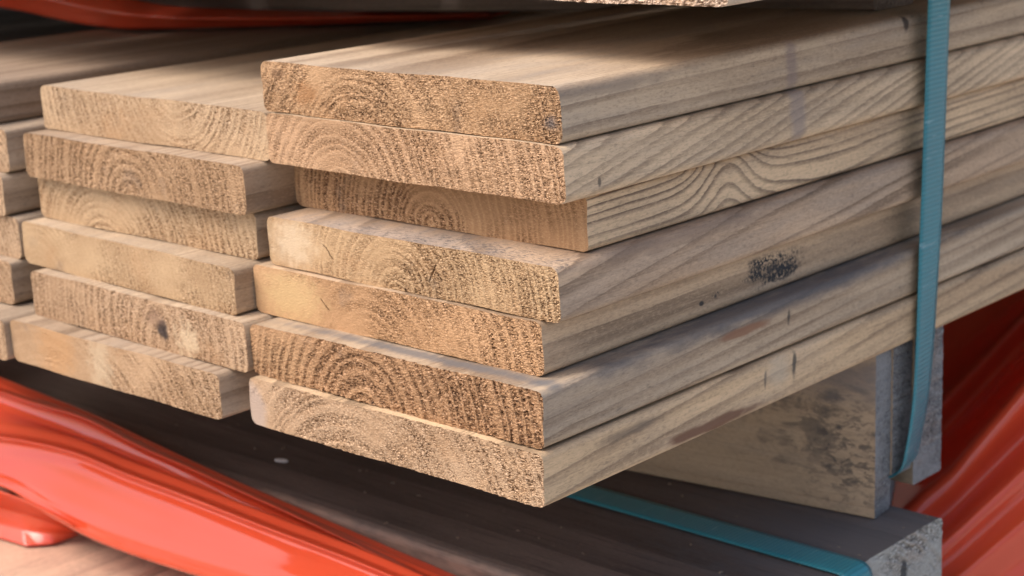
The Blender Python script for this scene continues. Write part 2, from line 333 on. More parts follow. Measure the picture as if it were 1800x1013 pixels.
FLAP = [[(-0.4919,-0.0115,-0.2550),(-0.4723,-0.0053,-0.2550),(-0.4530,0.0009,-0.2550),(-0.4341,0.0069,-0.2550),(-0.4085,0.0076,-0.2550),(-0.3807,0.0053,-0.2550),(-0.3526,0.0018,-0.2550)],
 [(-0.5099,-0.0038,-0.2720),(-0.4901,0.0025,-0.2720),(-0.4707,0.0086,-0.2720),(-0.4516,0.0146,-0.2720),(-0.4294,0.0181,-0.2720),(-0.4065,0.0204,-0.2720),(-0.3830,0.0217,-0.2720)],
 [(-0.5027,-0.0091,-0.2810),(-0.4849,-0.0018,-0.2810),(-0.4673,0.0053,-0.2810),(-0.4499,0.0124,-0.2810),(-0.4284,0.0162,-0.2810),(-0.4120,0.0231,-0.2810),(-0.3992,0.0326,-0.2810)],
 [(-0.4996,-0.0116,-0.2865),(-0.4804,-0.0047,-0.2865),(-0.4615,0.0020,-0.2865),(-0.4429,0.0087,-0.2865),(-0.4195,0.0114,-0.2865),(-0.4096,0.0224,-0.2865),(-0.4083,0.0393,-0.2865)]]
RIGHT = [[(-0.1700,0.5106,-0.2323),(-0.1672,0.5375,-0.2228),(-0.1645,0.5653,-0.2131),(-0.1618,0.6001,-0.2089),(-0.1590,0.6367,-0.2047),(-0.1563,0.6748,-0.2004),(-0.1535,0.7119,-0.1934),(-0.1507,0.7506,-0.1863),(-0.1480,0.7910,-0.1789)],
 [(-0.1300,0.4444,-0.2618),(-0.1273,0.4746,-0.2566),(-0.1245,0.5055,-0.2508),(-0.1217,0.5357,-0.2431),(-0.1190,0.5671,-0.2352),(-0.1163,0.5996,-0.2271),(-0.1135,0.6334,-0.2187),(-0.1107,0.6686,-0.2102),(-0.1080,0.7052,-0.2014)],
 [(-0.0950,0.3924,-0.2692),(-0.0922,0.4206,-0.2620),(-0.0895,0.4481,-0.2532),(-0.0868,0.4739,-0.2421),(-0.0840,0.5006,-0.2308),(-0.0812,0.5284,-0.2194),(-0.0785,0.5600,-0.2098),(-0.0758,0.5929,-0.1999),(-0.0730,0.6272,-0.1898)],
 [(-0.0900,0.3875,-0.2862),(-0.0872,0.4157,-0.2795),(-0.0845,0.4426,-0.2708),(-0.0817,0.4682,-0.2601),(-0.0790,0.4946,-0.2492),(-0.0762,0.5223,-0.2383),(-0.0735,0.5530,-0.2286),(-0.0708,0.5848,-0.2187),(-0.0680,0.6180,-0.2085)],
 [(-0.0300,0.2774,-0.2672),(-0.0225,0.2936,-0.2560),(-0.0150,0.3108,-0.2454),(-0.0075,0.3239,-0.2313),(0.0000,0.3371,-0.2171),(0.0075,0.3504,-0.2030),(0.0150,0.3661,-0.1905),(0.0225,0.3821,-0.1780),(0.0300,0.3984,-0.1654)],
 [(-0.0220,0.2699,-0.2800),(-0.0157,0.2873,-0.2719),(-0.0095,0.3048,-0.2635),(-0.0032,0.3199,-0.2526),(0.0030,0.3353,-0.2416),(0.0092,0.3510,-0.2308),(0.0155,0.3690,-0.2213),(0.0217,0.3874,-0.2119),(0.0280,0.4063,-0.2023)],
 [(-0.0060,0.2484,-0.2806),(0.0004,0.2631,-0.2721),(0.0067,0.2780,-0.2635),(0.0131,0.2919,-0.2538),(0.0195,0.3060,-0.2441),(0.0259,0.3206,-0.2345),(0.0323,0.3366,-0.2259),(0.0386,0.3529,-0.2172),(0.0450,0.3695,-0.2084)],
 [(-0.0020,0.2472,-0.2883),(0.0041,0.2622,-0.2811),(0.0102,0.2771,-0.2735),(0.0164,0.2906,-0.2645),(0.0225,0.3044,-0.2555),(0.0286,0.3188,-0.2467),(0.0348,0.3344,-0.2387),(0.0409,0.3502,-0.2307),(0.0470,0.3665,-0.2227)],
 [(0.0080,0.2410,-0.2908),(0.0139,0.2540,-0.2839),(0.0197,0.2670,-0.2769),(0.0256,0.2794,-0.2691),(0.0315,0.2921,-0.2613),(0.0374,0.3055,-0.2541),(0.0432,0.3200,-0.2477),(0.0491,0.3349,-0.2412),(0.0550,0.3500,-0.2347)],
 [(0.0120,0.2508,-0.2995),(0.0179,0.2619,-0.2938),(0.0237,0.2731,-0.2881),(0.0296,0.2845,-0.2823),(0.0355,0.2960,-0.2766),(0.0414,0.3075,-0.2708),(0.0473,0.3192,-0.2649),(0.0531,0.3310,-0.2591),(0.0590,0.3430,-0.2532)],
 [(0.0180,0.2518,-0.3119),(0.0240,0.2611,-0.3071),(0.0300,0.2705,-0.3022),(0.0360,0.2800,-0.2975),(0.0420,0.2898,-0.2931),(0.0480,0.2997,-0.2886),(0.0540,0.3096,-0.2840),(0.0600,0.3196,-0.2794),(0.0660,0.3297,-0.2748)]]
TOPF = [[(-0.7242,0.1790,0.0180),(-0.6658,0.1790,0.0159),(-0.6126,0.1790,0.0107),(-0.5629,0.1790,0.0047),(-0.5089,0.1742,-0.0004),(-0.4800,0.1861,-0.0061),(-0.4553,0.2017,-0.0084),(-0.4312,0.2175,-0.0102),(-0.4086,0.2345,-0.0116),(-0.3865,0.2517,-0.0129),(-0.3648,0.2693,-0.0137),(-0.3432,0.2867,-0.0145),(-0.3217,0.3041,-0.0153)],
 [(-0.7099,0.1690,0.0055),(-0.6524,0.1690,0.0035),(-0.5995,0.1690,-0.0008),(-0.5501,0.1690,-0.0059),(-0.4959,0.1642,-0.0087),(-0.4668,0.1761,-0.0115),(-0.4426,0.1917,-0.0127),(-0.4190,0.2075,-0.0136),(-0.3970,0.2245,-0.0143),(-0.3755,0.2417,-0.0150),(-0.3544,0.2593,-0.0154),(-0.3333,0.2767,-0.0159),(-0.3123,0.2941,-0.0163)],
 [(-0.7151,0.1710,-0.0016),(-0.6573,0.1710,-0.0035),(-0.6040,0.1710,-0.0074),(-0.5542,0.1710,-0.0122),(-0.4993,0.1662,-0.0139),(-0.4697,0.1781,-0.0153),(-0.4452,0.1937,-0.0159),(-0.4215,0.2095,-0.0164),(-0.3993,0.2265,-0.0168),(-0.3777,0.2437,-0.0171),(-0.3565,0.2613,-0.0173),(-0.3354,0.2787,-0.0175),(-0.3143,0.2961,-0.0178)],
 [(-0.7237,0.1750,-0.0092),(-0.6655,0.1750,-0.0110),(-0.6116,0.1750,-0.0145),(-0.5614,0.1750,-0.0189),(-0.5057,0.1702,-0.0195),(-0.4753,0.1821,-0.0195),(-0.4504,0.1977,-0.0195),(-0.4264,0.2135,-0.0195),(-0.4040,0.2305,-0.0195),(-0.3822,0.2477,-0.0195),(-0.3608,0.2653,-0.0195),(-0.3394,0.2827,-0.0195),(-0.3182,0.3001,-0.0195)],
 [(-0.7237,0.1950,-0.0072),(-0.6655,0.1950,-0.0090),(-0.6116,0.1950,-0.0125),(-0.5614,0.1950,-0.0169),(-0.5057,0.1902,-0.0175),(-0.4753,0.2021,-0.0175),(-0.4504,0.2177,-0.0175),(-0.4264,0.2335,-0.0175),(-0.4040,0.2505,-0.0175),(-0.3822,0.2677,-0.0175),(-0.3608,0.2853,-0.0175),(-0.3394,0.3027,-0.0175),(-0.3182,0.3201,-0.0175)]]
# ---------------------------------------------------------------- ground the packs stand on
def concrete():
    s = NT('concrete'); n = s.noise(s.P, 8, 5, 0.6)
    s.bsdf(s.mix(n, (0.40, 0.385, 0.36), (0.52, 0.50, 0.47)), 0.9, s.bump(s.noise(s.P, 120, 4), 0.002), 0.2); return s.m
g = bpy.data.meshes.new('ground'); g.from_pydata([(-60, -60, -0.36), (60, -60, -0.36), (60, 60, -0.36), (-60, 60, -0.36)], [], [(0, 1, 2, 3)])
go = link('ground', g, (concrete(),)); go['kind'] = 'structure'

# ---------------------------------------------------------------- the right-hand column, seven planks
Zl = [0.0, -0.02153, -0.04328, -0.06537, -0.08680, -0.10838, -0.13118, -0.15252]
LEN = 2.4
W0 = 0.1666
def local(c, loc): return tuple(a - b for a, b in zip(c, loc))
DARK = (0.022, 0.024, 0.028)
# x right edge, y front right, skew, end kw, side kw, end marks (world), side marks (world), knots (world)
RIGHT_BOARDS = [
 dict(x=-0.0012, y=0.0007, sk=0.0, pith=(-0.108, -0.018), sp=0.0051, tilt=(0.0, 0.012),
      end=dict(rough_bias=0.08, rough_x=1.6, amp=0.0008, fscale=0.95, bandw=0.3, ringc=0.28, fang=0.15, L=(0.502, 0.306, 0.165)), side=dict(ringc=0.8, grey=0.5, sp=0.0085, pith=(-.02,-.30), tilt=(0,-.02), wobble=0.012),
      em=[((-0.140, 0, -0.012), (0.011, .01, 0.007), (0.30, 0.13, 0.045), 0.55, 0.5, 0.8, None), ((-0.157, 0, -0.005), (0.006, .01, 0.003), (0.17, 0.09, 0.05), 0.6, 0.5, 0.9, None),
          ((-0.006, 0, -0.014), (0.005, .01, 0.004), (0.10, 0.10, 0.11), 0.7, 0.5, 0.9, None)],
      sm=[((0, 0.2408, -0.0035), (.01, 0.0032, 0.0045), (0.03, 0.02, 0.018), 0.85, 0.25, 0.5, None), ((0, 0.1480, -0.012), (.006, 0.006, 0.03), (0.20, 0.15, 0.14), 0.6, 0.25, 0.7, None),
          ((0, 0.163, -0.005), (.006, 0.016, 0.004), (0.47, 0.36, 0.24), 0.5, 0.4, 0.8, None), ((0, 0.02, -0.004), (.012, 0.09, 0.004), (0.20, 0.155, 0.125), 0.55, 0.5, 0.9, None)],
      label='top plank of the right column, its torn end reddish brown at the left'),
 dict(x=0.0013, y=-0.0012, sk=-0.003, pith=(-0.122, -0.010), sp=0.0048, tilt=(0.0, 0.14),
      end=dict(rough_bias=0.04, rough_x=1.0, amp=0.0006, ringc=0.5, fang=-0.5, L=(0.519, 0.318, 0.182)), side=dict(ringc=0.7, grey=0.25, sharp=0.55, L=(0.740, 0.541, 0.349), D=(0.20, 0.135, 0.085), sp=0.0048, pith=(-.02,-.6), tilt=(0,-.22), wobble=0.012),
      em=[], sm=[((0, 0.149, -0.03), (.006, 0.008, 0.03), (0.27, 0.22, 0.20), 0.6, 0.2, 0.6, None), ((0, 0.018, -0.038), (.006, 0.0015, 0.003), DARK, 0.7, 0.3, 0.6, None)],
      label='second plank from the top in the right column, end rings arching around its lower left'),
 dict(x=-0.0042, y=0.0170, sk=0.0, pith=(-0.083, 0.002), sp=0.0036, tilt=(0.0, 0.05),
      end=dict(rough_bias=-0.08, amp=0.0003, ringc=0.95, fang=0.7, L=(0.430, 0.253, 0.131), D=(0.15, 0.07, 0.03)), side=dict(ringc=0.95, grey=0.25, L=(0.740, 0.522, 0.318), D=(0.14, 0.09, 0.06), sharp=0.85, sp=0.0036, pith=(-.02,-.10), tilt=(0,-.02), wobble=0.008),
      em=[], sm=[((0, 0.1010, -0.0440), (.01, 0.006, 0.0025), (0.06, 0.045, 0.035), 0.7, 0.4, 0.8, None)],
      ks=[((-0.0042, 0.1060, -0.0400), (0.06, 0.020, 0.026), -0.015), ((-0.0042, 0.190, -0.072), (0.06, 0.06, 0.018), 0.009)],
      label='plank set back beneath the second, right column, side grain swirling at a knot'),
 dict(x=0.0009, y=-0.0060, sk=-0.011, pith=(-0.088, -0.002), sp=0.0044, tilt=(0.0, -0.06),
      end=dict(rough_bias=0.07, rough_x=1.4, amp=0.00065, ringc=0.5, fang=1.1), side=dict(ringc=0.85, grey=0.35, L=(0.614, 0.427, 0.280), sp=0.0085, pith=(-.02,-.4), tilt=(0,-.12), wobble=0.03),
      em=[((-0.150, 0, -0.075), (0.022, .01, 0.016), (0.66, 0.51, 0.35), 0.6, 0.5, 0.9, None)],
      sm=[((0, 0.07, -0.068), (.012, 0.10, 0.006), (0.20, 0.135, 0.10), 0.6, 0.5, 0.9, None), ((-0.09, 0.0, -0.0654), (0.10, 0.03, 0.003), (0.24, 0.235, 0.245), 0.45, 0.6, 1.0, None),
          ((-0.05, 0.0, -0.0654), (0.14, 0.02, 0.003), (0.05, 0.05, 0.055), 0.7, 0.5, 0.9, 420)],
      cracks=[((-0.0655, -0.0770), 1.0, 0.0055, 0.0004), ((-0.062, -0.0775), 2.2, 0.003, 0.0003), ((-0.127, -0.0765), -0.75, 0.005, 0.0003)],
      label='fourth plank down the right column, a small crack star in its end'),
 dict(x=-0.0068, y=-0.0078, sk=-0.002, pith=(-0.096, -0.014), sp=0.0058, tilt=(0.0, 0.004),
      end=dict(rough_bias=0.08, rough_x=2.0, amp=0.0006, ringc=0.4, fang=0.9, L=(0.519, 0.302, 0.157)), side=dict(ringc=0.75, grey=0.3, L=(0.629, 0.442, 0.280), sp=0.012, pith=(-.02,-.3), tilt=(0,-.01)),
      em=[((-0.150, 0, -0.098), (0.030, .01, 0.016), (0.54, 0.37, 0.18), 0.7, 0.4, 0.8, None)],
      sm=[((-0.0068, 0.1440, -0.0980), (.012, 0.0250, 0.0090), DARK, 1.0, 0.75, 0.5, (640, 0.47, 0.53, 1.1)), ((-0.0068, 0.1450, -0.1000), (.012, 0.0200, 0.0055), DARK, 1.0, 0.8, 0.7, (520, 0.43, 0.50, 0.9)),
          ((-0.0068, 0.1280, -0.0965), (.012, 0.0070, 0.0070), DARK, 1.0, 0.6, 0.7, (700, 0.43, 0.50, 1.0)),
          ((-0.0068, 0.1000, -0.1003), (.006, 0.0035, 0.0018), DARK, 1.0, 0.4, 0.4, 600), ((-0.0068, 0.090, -0.1020), (.006, 0.002, 0.0014), DARK, 0.9, 0.4, 0.4, None),
          ((-0.0068, 0.095, -0.0880), (.006, 0.004, 0.0014), DARK, 0.8, 0.4, 0.6, 500)],
      cracks=[((-0.128, -0.0985), -0.7, 0.004, 0.0003)],
      label='fifth plank from the top in the right column, black mildew smudge on its side'),
 dict(x=0.0037, y=-0.0207, sk=-0.001, pith=(-0.098, -0.006), sp=0.0051, tilt=(0.0, 0.02),
      end=dict(rough_bias=0.12, rough_x=1.0, amp=0.0010, fscale=0.75, bandw=0.55, ringc=0.5, fang=0.3, L=(0.443, 0.255, 0.133), D=(0.19, 0.09, 0.038)), side=dict(ringc=0.7, grey=0.35, sp=0.007, pith=(-.02,-.3), tilt=(0,-.05), wobble=.02),
      em=[((-0.145, 0, -0.120), (0.03, .01, 0.02), (0.44, 0.265, 0.14), 0.6, 0.4, 0.8, None)],
      sm=[((0, 0.13, -0.1090), (.02, 0.19, 0.0078), (0.075, 0.075, 0.085), 0.75, 0.45, 0.8, None), ((0.0037, 0.1055, -0.1155), (.006, 0.022, 0.0028), (0.24, 0.12, 0.07), 0.9, 0.5, 0.6, None),
          ((-0.06, -0.012, -0.1085), (0.13, 0.006, 0.003), (0.12, 0.125, 0.135), 0.75, 0.4, 0.8, None), ((0.0037, 0.138, -0.1170), (.006, 0.0016, 0.0045), DARK, 0.75, 0.5, 0.6, None)],
      label='sixth plank from the top in the right column, grey-blue stain along its upper edge'),
 dict(x=0.0053, y=-0.0235, sk=0.0065, pith=(-0.105, -0.035), sp=0.0059, tilt=(0.0, 0.016),
      end=dict(rough_bias=0.04, rough_x=1.3, amp=0.0006, bandw=0.5, ringc=0.25, fang=1.3, L=(0.502, 0.334, 0.206)), side=dict(ringc=0.75, grey=0.3, L=(0.689, 0.481, 0.287), sp=0.009, pith=(-.02,-.3), tilt=(0,-.06), wobble=.03),
      em=[((-0.1645, 0, -0.146), (0.016, .01, 0.016), (0.40, 0.30, 0.24), 0.85, 0.15, 0.35, None)],
      sm=[((0.0053, 0.0780, -0.1490), (.008, 0.040, 0.0032), (0.17, 0.085, 0.05), 0.95, 0.5, 0.5, None), ((0.0053, 0.1395, -0.1380), (.006, 0.0022, 0.0075), (0.05, 0.048, 0.045), 0.85, 0.5, 0.6, None),
          ((0.0053, 0.118, -0.1400), (.006, 0.0012, 0.006), (0.06, 0.055, 0.05), 0.7, 0.5, 0.7, None), ((0.0053, 0.128, -0.138), (.006, 0.012, 0.010), (0.50, 0.42, 0.32), 0.5, 0.4, 0.8, None),
          ((0.0053, 0.03, -0.1365), (.006, 0.030, 0.003), (0.16, 0.12, 0.09), 0.7, 0.4, 0.8, None)],
      label='bottom plank of the right column, overhanging the dark beam'),
]
def make_board(i, d, zt, zb, W, seed, cell, label, group, L=LEN):
    loc = (d['x'], d['y'], zb + 0.00015)
    T = zt - zb - 0.0004
    kn = [(local(c, loc), r, a) for c, r, a in d.get('kn', [])]
    cv = lambda ms: [(local(m[0], loc),) + tuple(m[1:]) for m in ms]
    ek = dict(d.get('end', {})); sk = dict(d.get('side', {})); sp = ek.pop('sp', d['sp'])
    cr = [((a[0] - loc[0], a[1] - loc[2]),) + tuple(rest) for a, *rest in d.get('cracks', [])]
    sps = sk.pop('sp', d['sp']); pi2 = sk.pop('pith', d['pith']); ti2 = sk.pop('tilt', d.get('tilt', (0, 0))); kn2 = [(local(c, loc), r, a) for c, r, a in d.get('ks', d.get('kn', []))]
    em = wood_end('end_grain', seed, d['pith'], sp, d.get('tilt', (0, 0)), knots=kn, marks=[(m[0], (m[1][0], 1.0, m[1][2])) + tuple(m[2:]) for m in cv(d.get('em', []))], cracks=cr, **ek)
    sm = wood_side('weathered_side', seed, pi2, sps, ti2, knots=kn2, marks=cv(d.get('sm', [])), **sk)
    return plank('timber_plank', label, 'plank', loc, W, T, L, em, sm, cell, d.get('r', 0.0032), d.get('sk', 0), seed, group=group)

for i, d in enumerate(RIGHT_BOARDS):
    make_board(i, d, Zl[i], Zl[i + 1], W0, 3.3 + i * 1.7, 0.00034, d['label'], 'planks stacked in the right column')

# ---------------------------------------------------------------- the middle column, six planks
MID = [
 dict(x=-0.1680, y=0.0022, W=0.1725, sk=-0.004, pith=(-0.064, 0.034), sp=0.0047, end=dict(rough_bias=-0.12, amp=0.0004, ringc=0.45, L=(0.513, 0.354, 0.215)), label='top plank of the middle column, end rings cupping upward'),
 dict(x=-0.1712, y=-0.0105, W=0.1720, sk=-0.014, pith=(-0.085, -0.003), sp=0.0051, tilt=(0, 0.02), end=dict(rough_bias=0.10, amp=0.0006, ringc=0.45, L=(0.435, 0.274, 0.154)), side=dict(ringc=0.8, L=(0.47, 0.345, 0.235)), label='second plank of the middle column, jutting out past the one beneath'),
 dict(x=-0.1752, y=-0.0028, W=0.1675, sk=0.0, pith=(-0.115, -0.016), sp=0.0043, end=dict(rough_bias=-0.06, amp=0.0004, ringc=0.6, L=(0.498, 0.340, 0.200)), label='third plank of the middle column, partly shaded by the jutting one above'),
 dict(x=-0.1742, y=-0.0178, W=0.1718, sk=-0.030, pith=(-0.160, -0.010), sp=0.0030, end=dict(rough_bias=0.02, rough_x=1.5, amp=0.0005, ringc=0.3, L=(0.483, 0.325, 0.185)), label='fourth plank of the middle column, slanting end with short square side showing'),
 dict(x=-0.1636, y=-0.0225, W=0.1675, sk=-0.015, pith=(-0.062, 0.006), sp=0.0044, end=dict(rough_bias=-0.06, amp=0.0004, ringc=0.42, L=(0.483, 0.318, 0.192)),
      em=[((-0.2240, 0, -0.1215), (0.0055, .01, 0.0060), (0.05, 0.036, 0.032), 0.95, 0.5, 0.5, None), ((-0.2300, 0, -0.1165), (0.010, .01, 0.006), (0.22, 0.13, 0.085), 0.6, 0.5, 0.8, None),
          ((-0.2060, 0, -0.123), (0.013, .01, 0.012), (0.60, 0.45, 0.29), 0.7, 0.9, 0.9, None)],
      kn=[((-0.2240, 0, -0.1215), (0.020, 0.06, 0.014), 0.012)], label='fifth plank of the middle column, with a black knot in its end'),
 dict(x=-0.1748, y=-0.0300, W=0.1605, sk=0.010, pith=(-0.130, -0.060), sp=0.0055, end=dict(rough_bias=0.04, rough_x=2.2, amp=0.0006, ringc=0.35, L=(0.467, 0.303, 0.177)), side=dict(ringc=0.8, L=(0.47, 0.345, 0.235)),
      em=[((-0.262, 0, -0.142), (0.013, .01, 0.02), (0.54, 0.42, 0.28), 0.5, 0.6, 0.8, None), ((-0.298, 0, -0.140), (0.022, .01, 0.02), (0.50, 0.27, 0.12), 0.5, 0.4, 0.7, None)],
      label='bottom plank of the middle column, hanging over the red film'),
]
for i, d in enumerate(MID):
    make_board(i, d, Zl[i + 1], Zl[i + 2], d['W'], 21.4 + i * 2.3, 0.00046, d['label'], 'planks stacked in the middle column')

# ---------------------------------------------------------------- the left column, cut by the picture edge
LEFT = [
 dict(x=-0.3755, y=-0.0200, label='top plank of the left column, dark streaked side above the gap'),
 dict(x=-0.3570, y=-0.0090, label='second plank of the left column, at the picture edge'),
 dict(x=-0.3588, y=-0.0130, label='third plank of the left column, its square corner showing'),
 dict(x=-0.3525, y=-0.0107, label='fourth plank of the left column, butted against the middle column'),
 dict(x=-0.3535, y=-0.0170, label='fifth plank of the left column, pale square corner above the bottom one'),
 dict(x=-0.3364, y=-0.0347, label='bottom plank of the left column, only its corner in view'),
]
rnd = random.Random(4)
for i, d in enumerate(LEFT):
    d.update(pith=(-rnd.uniform(.03, .14), rnd.uniform(-.04, .02)), sp=rnd.uniform(.003, .0045), tilt=(0, 0.01), end=dict(rough_bias=-0.03, amp=0.0004, L=(0.519, 0.350, 0.215)),
             side=dict(ringc=0.85 if i == 0 else 0.4, L=(0.36, 0.265, 0.19) if i == 0 else (0.46, 0.35, 0.25), grey=0.15, sp=0.0042))
    make_board(i, d, Zl[i + 1], Zl[i + 2], 0.165, 51.7 + i * 3.1, 0.0007, d['label'], 'planks stacked in the left column')
FAR = [('topmost plank of the far left column, in the dark behind the left column'), 'second plank of the far left column', 'third plank of the far left column', 'fourth plank of the far left column', 'bottom plank of the far left column']
for i, lb in enumerate(FAR):
    d = dict(x=-0.5475 - 0.003 * (i % 2), y=-0.01 - 0.004 * i, pith=(-.08, -.02), sp=0.004)
    make_board(i, d, Zl[i + 2], Zl[i + 3], 0.165, 71.0 + i, 0.003, lb, 'planks stacked in the far left column')

plank('shade_filler_block', 'added dark filler block standing in for shade beyond the far left column', 'filler block', (-0.7250, 0.02, -0.2880), 0.85, 0.2440, LEN, wood_end('filler_end', 61, (-.2, .1), 0.006, L=(0.2, 0.15, 0.11), D=(0.1, 0.07, 0.05)), wood_side('filler_side', 61, (-.2, .1), 0.006, L=(0.12, 0.09, 0.07), D=(0.06, 0.045, 0.035)), 0.006, 0.004, seed=61)  # added block, coloured dark to fill a gap where only shade lies

# ---------------------------------------------------------------- the pack above: stick and first course
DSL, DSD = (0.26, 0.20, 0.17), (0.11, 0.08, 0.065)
ang = math.atan2(0.0215, 0.5819)
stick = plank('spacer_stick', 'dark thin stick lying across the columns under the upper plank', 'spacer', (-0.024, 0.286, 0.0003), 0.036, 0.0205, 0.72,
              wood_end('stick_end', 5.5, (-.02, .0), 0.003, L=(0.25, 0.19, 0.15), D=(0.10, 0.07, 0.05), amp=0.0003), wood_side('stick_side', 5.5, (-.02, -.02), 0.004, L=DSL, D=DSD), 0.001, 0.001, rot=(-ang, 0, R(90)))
UP = [(0.0365, 0.0514, 'pale rough-ended plank of the upper pack, above the right column'), (-0.134, 0.040, 'upper-pack plank above the middle column'),
      (-0.306, 0.036, 'upper-pack plank above the left column'), (-0.478, 0.034, 'upper-pack plank above the far left column'), (-0.65, 0.03, 'unseen upper-pack plank added for shade left of the far left column'), (-0.822, 0.01, 'unseen upper-pack plank added for shade over the dark filler block, nearest its right edge'), (-0.994, 0.0, 'unseen upper-pack plank added for shade over the middle of the dark filler block'), (-1.166, 0.008, 'leftmost unseen upper-pack plank, added for shade over the dark filler block')]  # unseen planks past the far left column are added to keep the gap dark
for i, (x, y, lb) in enumerate(UP):
    d = dict(x=x, y=y, pith=(-.09, .03), sp=0.0043, end=dict(rough_bias=0.24, amp=0.0011, fscale=0.55, ringc=0.3, L=(0.585, 0.430, 0.315)), side=dict(L=(0.740, 0.575, 0.420), ringc=0.3, grey=0.1))
    make_board(i, d, 0.0237 + 0.022, 0.0237, 0.167, 88.0 + i, 0.0005 if i == 0 else 0.003, lb, 'planks of the upper pack')

# ---------------------------------------------------------------- bearers under the columns
rz = R(90 + 7.5)
BE_L, BE_D = (0.46, 0.335, 0.22), (0.24, 0.165, 0.105)
GE_L, GE_D = (0.28, 0.275, 0.272), (0.13, 0.128, 0.13)
def bearer(label, loc, W, T, seed, marks=(), rz=R(90)):
    cv = list(marks)
    e = wood_end('bearer_end', seed, (-.01, .12), 0.006, L=GE_L, D=GE_D, ringc=0.25, rough_bias=-0.02, amp=0.0005, marks=[((-0.01, 0, 0.03), (0.02, 0.02, 0.05), DARK, 0.6, 0.5, 0.9, (160, 0.48, 0.68, 1.0))])
    sd = wood_side('bearer_side', seed, (-.05, .04), 0.012, L=BE_L, D=BE_D, ringc=0.25, grey=0.2, dirt=0.3, marks=cv)
    return plank('bearer', label, 'bearer', loc, W, T, 0.62, e, sd, 0.0007, 0.0012, seed=seed, rot=(0, 0, rz), warp=0.0001)
bearer('tan mildewed bearer plank standing on edge on the dark beam, frontmost of three', (-0.0005, 0.2299, -0.2346), 0.0180, 0.0818, 31.0,
       [((-0.018, 0.03, 0.045), (0.02, 0.075, 0.042), (0.05, 0.048, 0.05), 0.62, 0.6, 0.9, (110, 0.45, 0.60, 0.5)), ((-0.018, 0.012, 0.03), (0.02, 0.035, 0.04), (0.045, 0.042, 0.045), 0.7, 0.6, 0.9, (300, 0.48, 0.57, 0.5)),
        ((-0.018, 0.02, 0.07), (0.02, 0.10, 0.02), (0.10, 0.10, 0.12), 0.6, 0.6, 1.0, None)], rz)
bearer('middle of the three bearer planks, grey end with the strap curling under it', (0.0004, 0.2474, -0.2190), 0.0176, 0.0662, 33.0)
bearer('rearmost bearer plank, grey weathered end behind the teal strap', (0.0012, 0.2752, -0.2287), 0.0272, 0.0759, 35.0)

bl, bd = (0.15, 0.112, 0.098), (0.05, 0.035, 0.03)
beam = plank('dark_beam', 'dark brown rough-sawn beam lying crosswise below the columns', 'beam', (0.0240, 0.2365, -0.2880), 0.1745, 0.0529, 0.95,
             wood_end('beam_end', 41, (-.09, -.05), 0.006, L=(0.40, 0.39, 0.36), D=(0.22, 0.205, 0.18), ringc=0.5, rough_bias=-0.08, amp=0.0009, fscale=0.45, fang=1.2,
                      marks=[((-0.035, 0, 0.035), (0.004, .02, 0.009), (0.06, 0.06, 0.06), 0.9, 0.4, 0.5, None)]),
             wood_side('beam_side', 41, (-.09, -.12), 0.007, L=bl, D=bd, ringc=0.7, grey=0.0, dirt=0.3, strk=0.75, sharp=0.6,
                       marks=[((-0.182, 0.3, 0.01), (0.014, 0.5, 0.10), (0.33, 0.21, 0.155), 0.95, 0.3, 0.5, None), ((-0.05, 0.02, 0.053), (0.10, 0.13, 0.02), (0.10, 0.097, 0.10), 0.7, 0.5, 0.9, None)]), 0.0006, 0.004, seed=41, rot=(0, 0, R(90)))

# ---------------------------------------------------------------- top course of the pack below
LOW = [(-0.5050, 'lower-pack plank at the bottom left corner, beside the pinkish one'), (-0.3350, 'pinkish lower-pack plank showing below the red film'), (-0.1650, 'lower-pack plank under the middle of the dark beam')]
for i, (x, lb) in enumerate(LOW):
    d = dict(x=x, y=-0.14, pith=(-.08, -.10), sp=0.006, side=dict(L=(0.740, 0.487, 0.336), D=(0.26, 0.17, 0.13), ringc=0.5, grey=0.15))
    make_board(i, d, -0.2882, -0.3170, 0.168, 95.0 + i, 0.003, lb, 'planks of the lower pack')

# ---------------------------------------------------------------- teal straps
def strap_mat():
    s = NT('teal_webbing'); sp = s.n.new('ShaderNodeSeparateXYZ'); s.L(s.UV, sp.inputs[0]); u, v = sp.outputs[0], sp.outputs[1]
    rib = s.M('SINE', s.mul(v, 2 * math.pi / 0.0022)); rib2 = s.M('SINE', s.mul(u, 2 * math.pi * 16))
    h = s.add(s.mul(rib, 0.5), s.mul(s.mul(rib2, rib), 0.25))
    n = s.noise(s.map((60, 60, 60)), 1, 3)
    c = s.mix(n, (0.018, 0.165, 0.205), (0.032, 0.225, 0.27))
    c = s.mix(s.ss(rib, -1.0, 0.6, 0.35, 0.0), c, (0.006, 0.10, 0.13))
    sc_ = s.mul(s.ss(s.noise(s.map((500, 60, 500)), 1, 3), 0.64, 0.72), 0.35)
    c = s.mix(sc_, c, (0.3, 0.45, 0.5))
    s.bsdf(c, s.mad(n, 0.2, 0.22), s.bump(h, 0.0002, 0.6), 0.55); return s.m
TEAL = strap_mat()
y1, y2 = 0.2615, 0.2500
path = arc([((-0.40, 0.262, 0.0075), 0), ((-0.02, 0.2575, 0.0225), 0.004), ((0.0056, 0.2572, 0.0222), 0.004), ((0.0062, 0.2565, 0.0044), 0), ((0.0066, 0.2526, -0.0809), 0.01), ((0.0075, 0.2468, -0.1540), 0.012), ((0.0080, 0.2425, -0.1850), 0.014), ((0.0040, 0.2380, -0.2195), 0.011), ((-0.16, 0.230, -0.2205), 0)])
tag(link('strap', strap_mesh(path, 0.0196, 0.0010, (0, 1, 0), (-0.10, -0.20, R(9))), (TEAL,)), 'teal woven strap running down the side of the right column', 'strap', 'teal straps')
